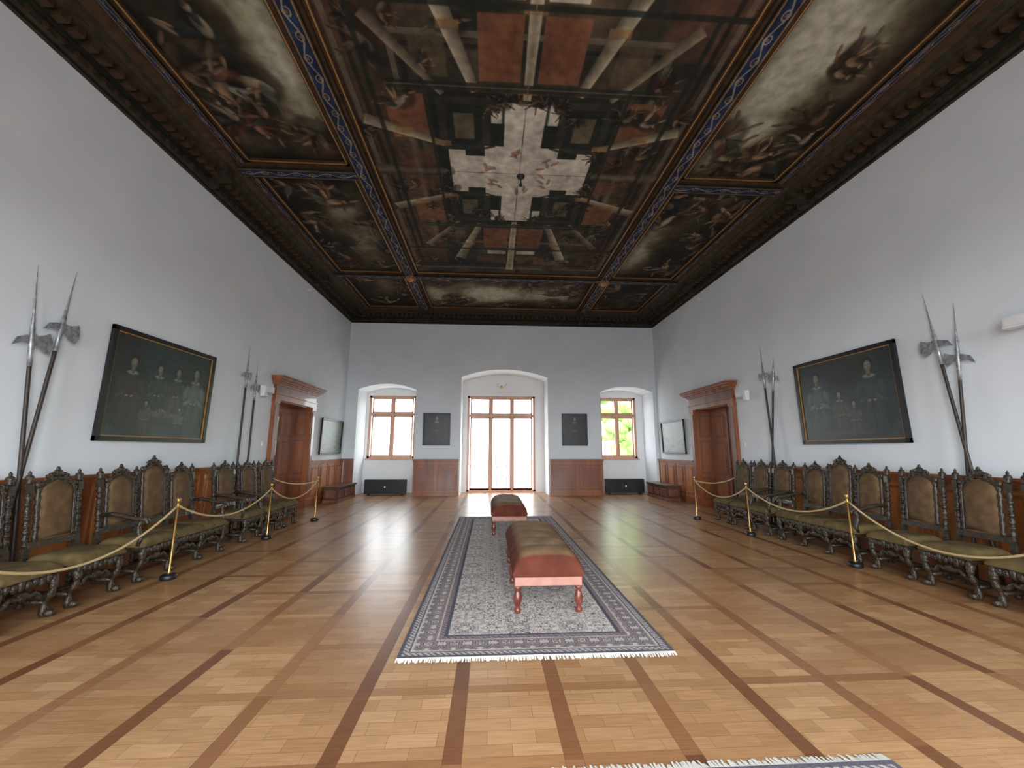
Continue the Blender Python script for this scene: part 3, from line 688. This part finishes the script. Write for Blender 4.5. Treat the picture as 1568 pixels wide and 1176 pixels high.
# ------------------------------------------------------------------ rugs
def rug(x0,x1,y0,y1,seed,px=165):
    rng=np.random.default_rng(seed);w,h=x1-x0,y1-y0;nx,ny=int(w*px),int(h*px)
    X=np.linspace(0,w,nx)[None,:]+np.zeros((ny,1));Y=np.linspace(0,h,ny)[:,None]+np.zeros((1,nx))
    d=np.minimum(np.minimum(X,w-X),np.minimum(Y,h-Y))
    navy=np.array((104,102,114));cream=np.array((208,202,194));rose=np.array((176,146,142));grey=np.array((178,173,174))
    def sym(P,seed2,ns):
        r2=np.random.default_rng(seed2);k=int(P/2*px)+1;t=fbm(k,k,ns,ns,r2,3);t=(t+t.T)/2
        ui=(np.abs(((X/P)%1)-.5)*2*(k-1)).astype(int);vi=(np.abs(((Y/P)%1)-.5)*2*(k-1)).astype(int)
        return t[vi,ui]
    f=sym(.46,seed+1,7);g=sym(.23,seed+2,5);q=sym(.92,seed+3,9)
    col=np.zeros((ny,nx,3))+cream
    col[np.abs(f-.5)<.02]=navy;col[(g>.63)]=rose;col[(q<.38)]=grey;col[np.abs(q-.55)<.011]=navy
    col[g<.33]=np.array((146,144,152))
    B=.34;m=d<B;col[m]=(126,122,128)
    e=sym(.2,seed+5,4);mm=m&(e>.54);col[mm]=(190,184,178);mm=m&(e<.42);col[mm]=(152,128,126);mm=m&(np.abs(e-.5)<.02);col[mm]=(88,86,94)
    for a,b,c in [(0,.025,(96,94,104)),(.025,.07,(186,178,172)),(.07,.085,(86,84,96)),(.085,.10,(190,182,176)),(.25,.265,(190,182,176)),(.265,.31,(152,132,132)),(.31,.34,(86,85,96))]:
        mm=(d>=a)&(d<b);col[mm]=c
    mm=((d>.03)&(d<.065)|(d>.27)&(d<.305))&((((X+Y)/.045)%1)<.45);col[mm]=navy
    col*=(.88+.24*rng.random((ny,nx)))[...,None]
    e_=empty('patterned_rug',((x0+x1)/2,(y0+y1)/2,.0));canvas('pile',(x0,y0,.013),(w,0,0),(0,h,0),col,M_rug,e_)
    mb=MB();mb.box(x0,x1,y0,y1,.001,.012,0)
    n=int(w/.011)
    for ye,s in ((y0,-1),(y1,1)):
        for k in range(n):
            xx=x0+w*(k+.5)/n;j=random.uniform(-.012,.012);l=.05+random.uniform(-.012,.012)
            mb.add([(xx-.006,ye,.012),(xx+.006,ye,.012),(xx+j+.006,ye+s*l,.003),(xx+j-.004,ye+s*l,.003)],[(0,1,2,3)],0)
    mb.build('fringe',[M_fringe],parent=e_)
rug(-.66,1.40,3.16,9.22,61);rug(.3,1.97,-.9,2.08,71)

# ------------------------------------------------------------------ stanchions & ropes
def stan(x,y):
    mb=MB();mb.lathe([(.075,0),(.08,.01),(.08,.045),(.07,.055),(.03,.06)],(0,0,0),1,20)
    mb.lathe([(.012,.055),(.02,.065),(.011,.09),(.011,.80),(.018,.81),(.018,.83),(.011,.84),(.011,.86),(.02,.875),(.024,.895),(.018,.915),(.003,.925)],(0,0,0),0,14)
    mb.build('stanchion',[M_brass,M_black],(x,y,0))
SL=[(-3.86,3.0),(-3.74,5.11),(-3.76,7.2),(-3.72,8.95)];SR=[(4.86,3.05),(4.77,5.17),(4.64,7.07),(4.55,8.73)]
for s in SL+SR: stan(*s)
def rope(a,b,sag):
    mb=MB();n=24;pts=[]
    for i in range(n+1):
        t=i/n;pts.append((a[0]+(b[0]-a[0])*t,a[1]+(b[1]-a[1])*t,a[2]+(b[2]-a[2])*t-sag*4*t*(1-t)))
    mb.tube(pts,.0125,0,7);mb.build('barrier_rope',[M_rope])
for S,wx in ((SL,XL+.08),(SR,XR-.08)):
    for k,(p,q) in enumerate(zip(S[:-1],S[1:])): rope((*p,.83),(*q,.83),.40 if k==0 else .26)
    rope((*S[-1],.83),(wx,8.86,.95),.12)

# ------------------------------------------------------------------ halberds
def halberd(base,tip,hz,style):
    b=Vector(base);t=Vector(tip);z=(t-b);Lh=z.length;z.normalize();x=Vector((1,0,0));x=(x-z*x.dot(z)).normalized();y=z.cross(x)
    mw=Matrix(((x.x,y.x,z.x,b.x),(x.y,y.y,z.y,b.y),(x.z,y.z,z.z,b.z),(0,0,0,1)))
    hl=Lh*hz/t.z;mb=MB()
    mb.lathe([(.018,0),(.019,.3),(.018,hl-.35),(.017,hl-.1)],(0,0,0),0,10)
    mb.lathe([(.02,hl-.28),(.022,hl-.1),(.02,hl+.12),(.012,hl+.16),(.016,hl+.2),(.011,hl+.24),(.008,hl+.5*(Lh-hl)),(.001,Lh)],(0,0,0),1,8)
    s=style
    blade=[(0,hl-.07),(.05,hl-.06),(.10,hl-.11),(.17,hl-.13),(.20,hl-.05),(.195,hl+.03),(.17,hl+.10),(.10,hl+.06),(.05,hl+.05),(0,hl+.07)]
    if s==2: blade=[(0,hl-.05),(.05,hl-.04),(.12,hl-.10),(.16,hl-.02),(.14,hl+.08),(.05,hl+.04),(0,hl+.05)]
    mb.prism([(p[0],p[1]) for p in blade],0,-.005,.005,1)
    beak=[(0,hl+.05),(-.06,hl+.035),(-.13,hl+.0),(-.17,hl-.09),(-.10,hl-.05),(-.05,hl-.045),(0,hl-.05)]
    mb.prism(beak,0,-.004,.004,1)
    mb.build('halberd',[M_shaft,M_steel],mw=mw)
WL=XL+.035
halberd((-4.62,4.34,0),(WL,4.17,3.42),2.62,1)
halberd((-4.62,4.14,0),(WL,4.55,3.53),2.83,1)
halberd((-4.62,7.60,0),(WL,7.88,3.53),2.95,2)
halberd((-4.62,7.92,0),(WL,8.20,3.25),2.75,2)
WR=XR-.035
halberd((5.58,4.25,0),(WR,4.68,3.56),2.85,1)
halberd((5.58,4.50,0),(WR,4.36,3.32),2.62,2)
halberd((5.58,7.50,0),(WR,7.88,3.72),3.05,2)
halberd((5.58,7.82,0),(WR,7.52,3.35),2.95,2)

# ------------------------------------------------------------------ chests, heaters, small fittings
def chest(x0,x1,y0,y1):
    mb=MB();mb.box(x0,x1,y0,y1,.06,.40,0);mb.box(x0-.03,x1+.03,y0-.03,y1+.03,.40,.45,0);mb.box(x0-.015,x1+.015,y0-.015,y1+.015,.0,.08,1)
    for s in (x0,x1):
        n=3;L=(y1-y0)/n
        for k in range(n):
            a=y0+L*k+.06;b=a+L-.12;q=.012 if s==x1 else -.012;mb.box(min(s,s+q),max(s,s+q),a,b,.14,.34,1)
    for q,yy in ((-.012,y0),(.012,y1)): mb.box(x0+.07,x1-.07,min(yy,yy+q),max(yy,yy+q),.14,.34,1)
    mb.build('wooden_chest',[M_chest,M_wood2],bevel=.004)
chest(-4.70,-4.28,11.75,13.15);chest(5.24,5.66,11.75,13.15)
for x0,x1 in ((-4.15,-2.80),(4.0,5.32)):
    mb=MB();mb.box(x0,x1,13.62,13.85,.04,.50,0);mb.box(x0+.02,x1-.02,13.60,13.62,.08,.46,0)
    for k in range(int((x1-x0)/.06)-1): mb.box(x0+.05+k*.06,x0+.07+k*.06,13.592,13.60,.12,.42,0)
    for xx in (x0+.1,x1-.14): mb.box(xx,xx+.04,13.64,13.83,0,.04,0)
    mb.box((x0+x1)/2-.02,(x0+x1)/2+.03,13.588,13.60,.24,.30,1);mb.build('storage_heater',[M_black,M_white],bevel=.006)
def wallbox(T,s,z,w=.34,h=.13):
    mb=MB();mb.T=T;mb.box(s-w/2,s+w/2,.09,.2,z-h/2,z+h/2,0);mb.box(s-w/2+.02,s+w/2-.02,.2,.21,z-h/2+.02,z+h/2-.02,0);mb.box(s-.03,s+.03,0.002,.1,z-.02,z+.02,0)
    mb.box(s-w/2,s-w/2+.1,.1,.19,z-h/2-.09,z-h/2,0);mb.build('emergency_light',[M_white],bevel=.004)
wallbox(TW('L'),8.45,2.74);wallbox(TW('R'),8.45,2.74);wallbox(TW('R'),3.68,2.87)
for T,s,z in ((TW('L'),8.75,1.62),(TW('R'),8.75,1.62)):
    mb=MB();mb.T=T;mb.box(s-.05,s+.05,0,.012,z-.05,z+.05,0);mb.box(s-.03,s+.03,.012,.018,z-.03,z+.03,0);mb.build('light_switch',[M_white])
for T in (TW('L'),TW('R')):
    mb=MB();mb.T=T;mb.tube([(10.0,0,5.62),(10.0,.06,5.62)],.02,0);mb.ell((10.0,.09,5.62),(.04,.05,.04),0);mb.build('alarm_detector',[M_white])
mb=MB();mb.tube([(.40,WIN_Y,3.78),(.40,WIN_Y-.12,3.80)],.012,0)
for d in (-1,1):
    mb.tube([(.40,WIN_Y-.12,3.80),(.40+d*.08,WIN_Y-.14,3.76),(.40+d*.15,WIN_Y-.14,3.80)],.008,0);mb.ell((.40+d*.15,WIN_Y-.14,3.86),(.035,.035,.05),1)
mb.ell((.40,WIN_Y-.01,3.78),(.05,.02,.06),0);mb.build('twin_arm_sconce',[M_brass,M_white])

# ------------------------------------------------------------------ outside: balcony, chair, trees
mb=MB();mb.box(-6,7,14.6,17.2,-.15,-.02);mb.build('balcony',[M_stone])
mb=MB()
mb.box(-6,7,17.0,17.1,.86,.93)
for k in range(64): mb.box(-6+k*.2,-5.97+k*.2,17.035,17.065,-.02,.88)
mb.build('balcony_railing',[M_white])
mb=MB();cx,cy=.45,15.25
for dx in (-.2,.2):
    mb.tube([(cx+dx,cy-.2,-.02),(cx+dx,cy-.2,.45)],.014,0);mb.tube([(cx+dx,cy+.2,-.02),(cx+dx,cy+.2,.45),(cx+dx*.9,cy+.26,.92)],.014,0)
mb.tube([(cx-.18,cy+.26,.92),(cx,cy+.27,.97),(cx+.18,cy+.26,.92)],.014,0)
for k in range(5): mb.tube([(cx-.14+k*.07,cy+.2,.45),(cx-.16+k*.08,cy+.26,.93)],.008,0)
mb.box(cx-.22,cx+.22,cy-.22,cy+.22,.44,.465,0);mb.build('garden_chair',[M_grey])
for tx,ty in ((9.,24.),(6.2,27.)):
    mb=MB();rng=np.random.default_rng(int(tx*10));mb.tube([(tx,ty,-4),(tx,ty,1.5)],.2,1)
    for k in range(60):
        p=rng.normal(size=3)*(1.3,1.0,1.5);mb.ell((tx+p[0],ty+p[1],3.6+p[2]),(.5,.5,.4),0,7,5)
    mb.build('garden_tree',[M_leaf,M_wood])

# ------------------------------------------------------------------ light : bright overcast sky, brighter on the sun side (-y), dimmer ground
w=bpy.data.worlds.new('sky');SC.world=w;w.use_nodes=True;nt=w.node_tree;bg=nt.nodes['Background'];K=nt.links
tc=nt.nodes.new('ShaderNodeTexCoord');sp=nt.nodes.new('ShaderNodeSeparateXYZ');K.new(tc.outputs['Generated'],sp.inputs[0])
def mr(a,b,c,d,src):
    n=nt.nodes.new('ShaderNodeMapRange');n.inputs[1].default_value=a;n.inputs[2].default_value=b;n.inputs[3].default_value=c;n.inputs[4].default_value=d;K.new(src,n.inputs[0]);return n.outputs[0]
g=mr(-.08,.02,.26,1.0,sp.outputs[2]);s=mr(-.6,.6,20.5,8.5,sp.outputs[1])
mu=nt.nodes.new('ShaderNodeMath');mu.operation='MULTIPLY';K.new(g,mu.inputs[0]);K.new(s,mu.inputs[1]);K.new(mu.outputs[0],bg.inputs[1])
bg.inputs[0].default_value=(.91,.965,1,1)
def portal(x0,x1,z0,z1,y,face):
    l=bpy.data.lights.new('window_portal','AREA');l.shape='RECTANGLE';l.size=x1-x0;l.size_y=z1-z0;l.cycles.is_portal=True
    o=bpy.data.objects.new('window_portal',l);o.location=((x0+x1)/2,y,(z0+z1)/2);o.rotation_euler=(math.radians(-90 if face<0 else 90),0,0);bpy.context.collection.objects.link(o)
for o in OP: portal(*o,14.62,-1)
for o in OPF: portal(*o,Y0-.42,1)

# ------------------------------------------------------------------ camera
def rz(a):return Matrix.Rotation(a,4,'Z')
cam=bpy.data.cameras.new('camera');cam.sensor_width=36;cam.lens=600.77/1568*36;cam.clip_start=.05;cam.clip_end=200
co=bpy.data.objects.new('camera',cam);bpy.context.collection.objects.link(co)
co.matrix_world=Matrix.Translation((0,0,1.5))@rz(-.055)@Matrix.Rotation(math.pi/2+.1654,4,'X')@rz(.0015)
SC.camera=co
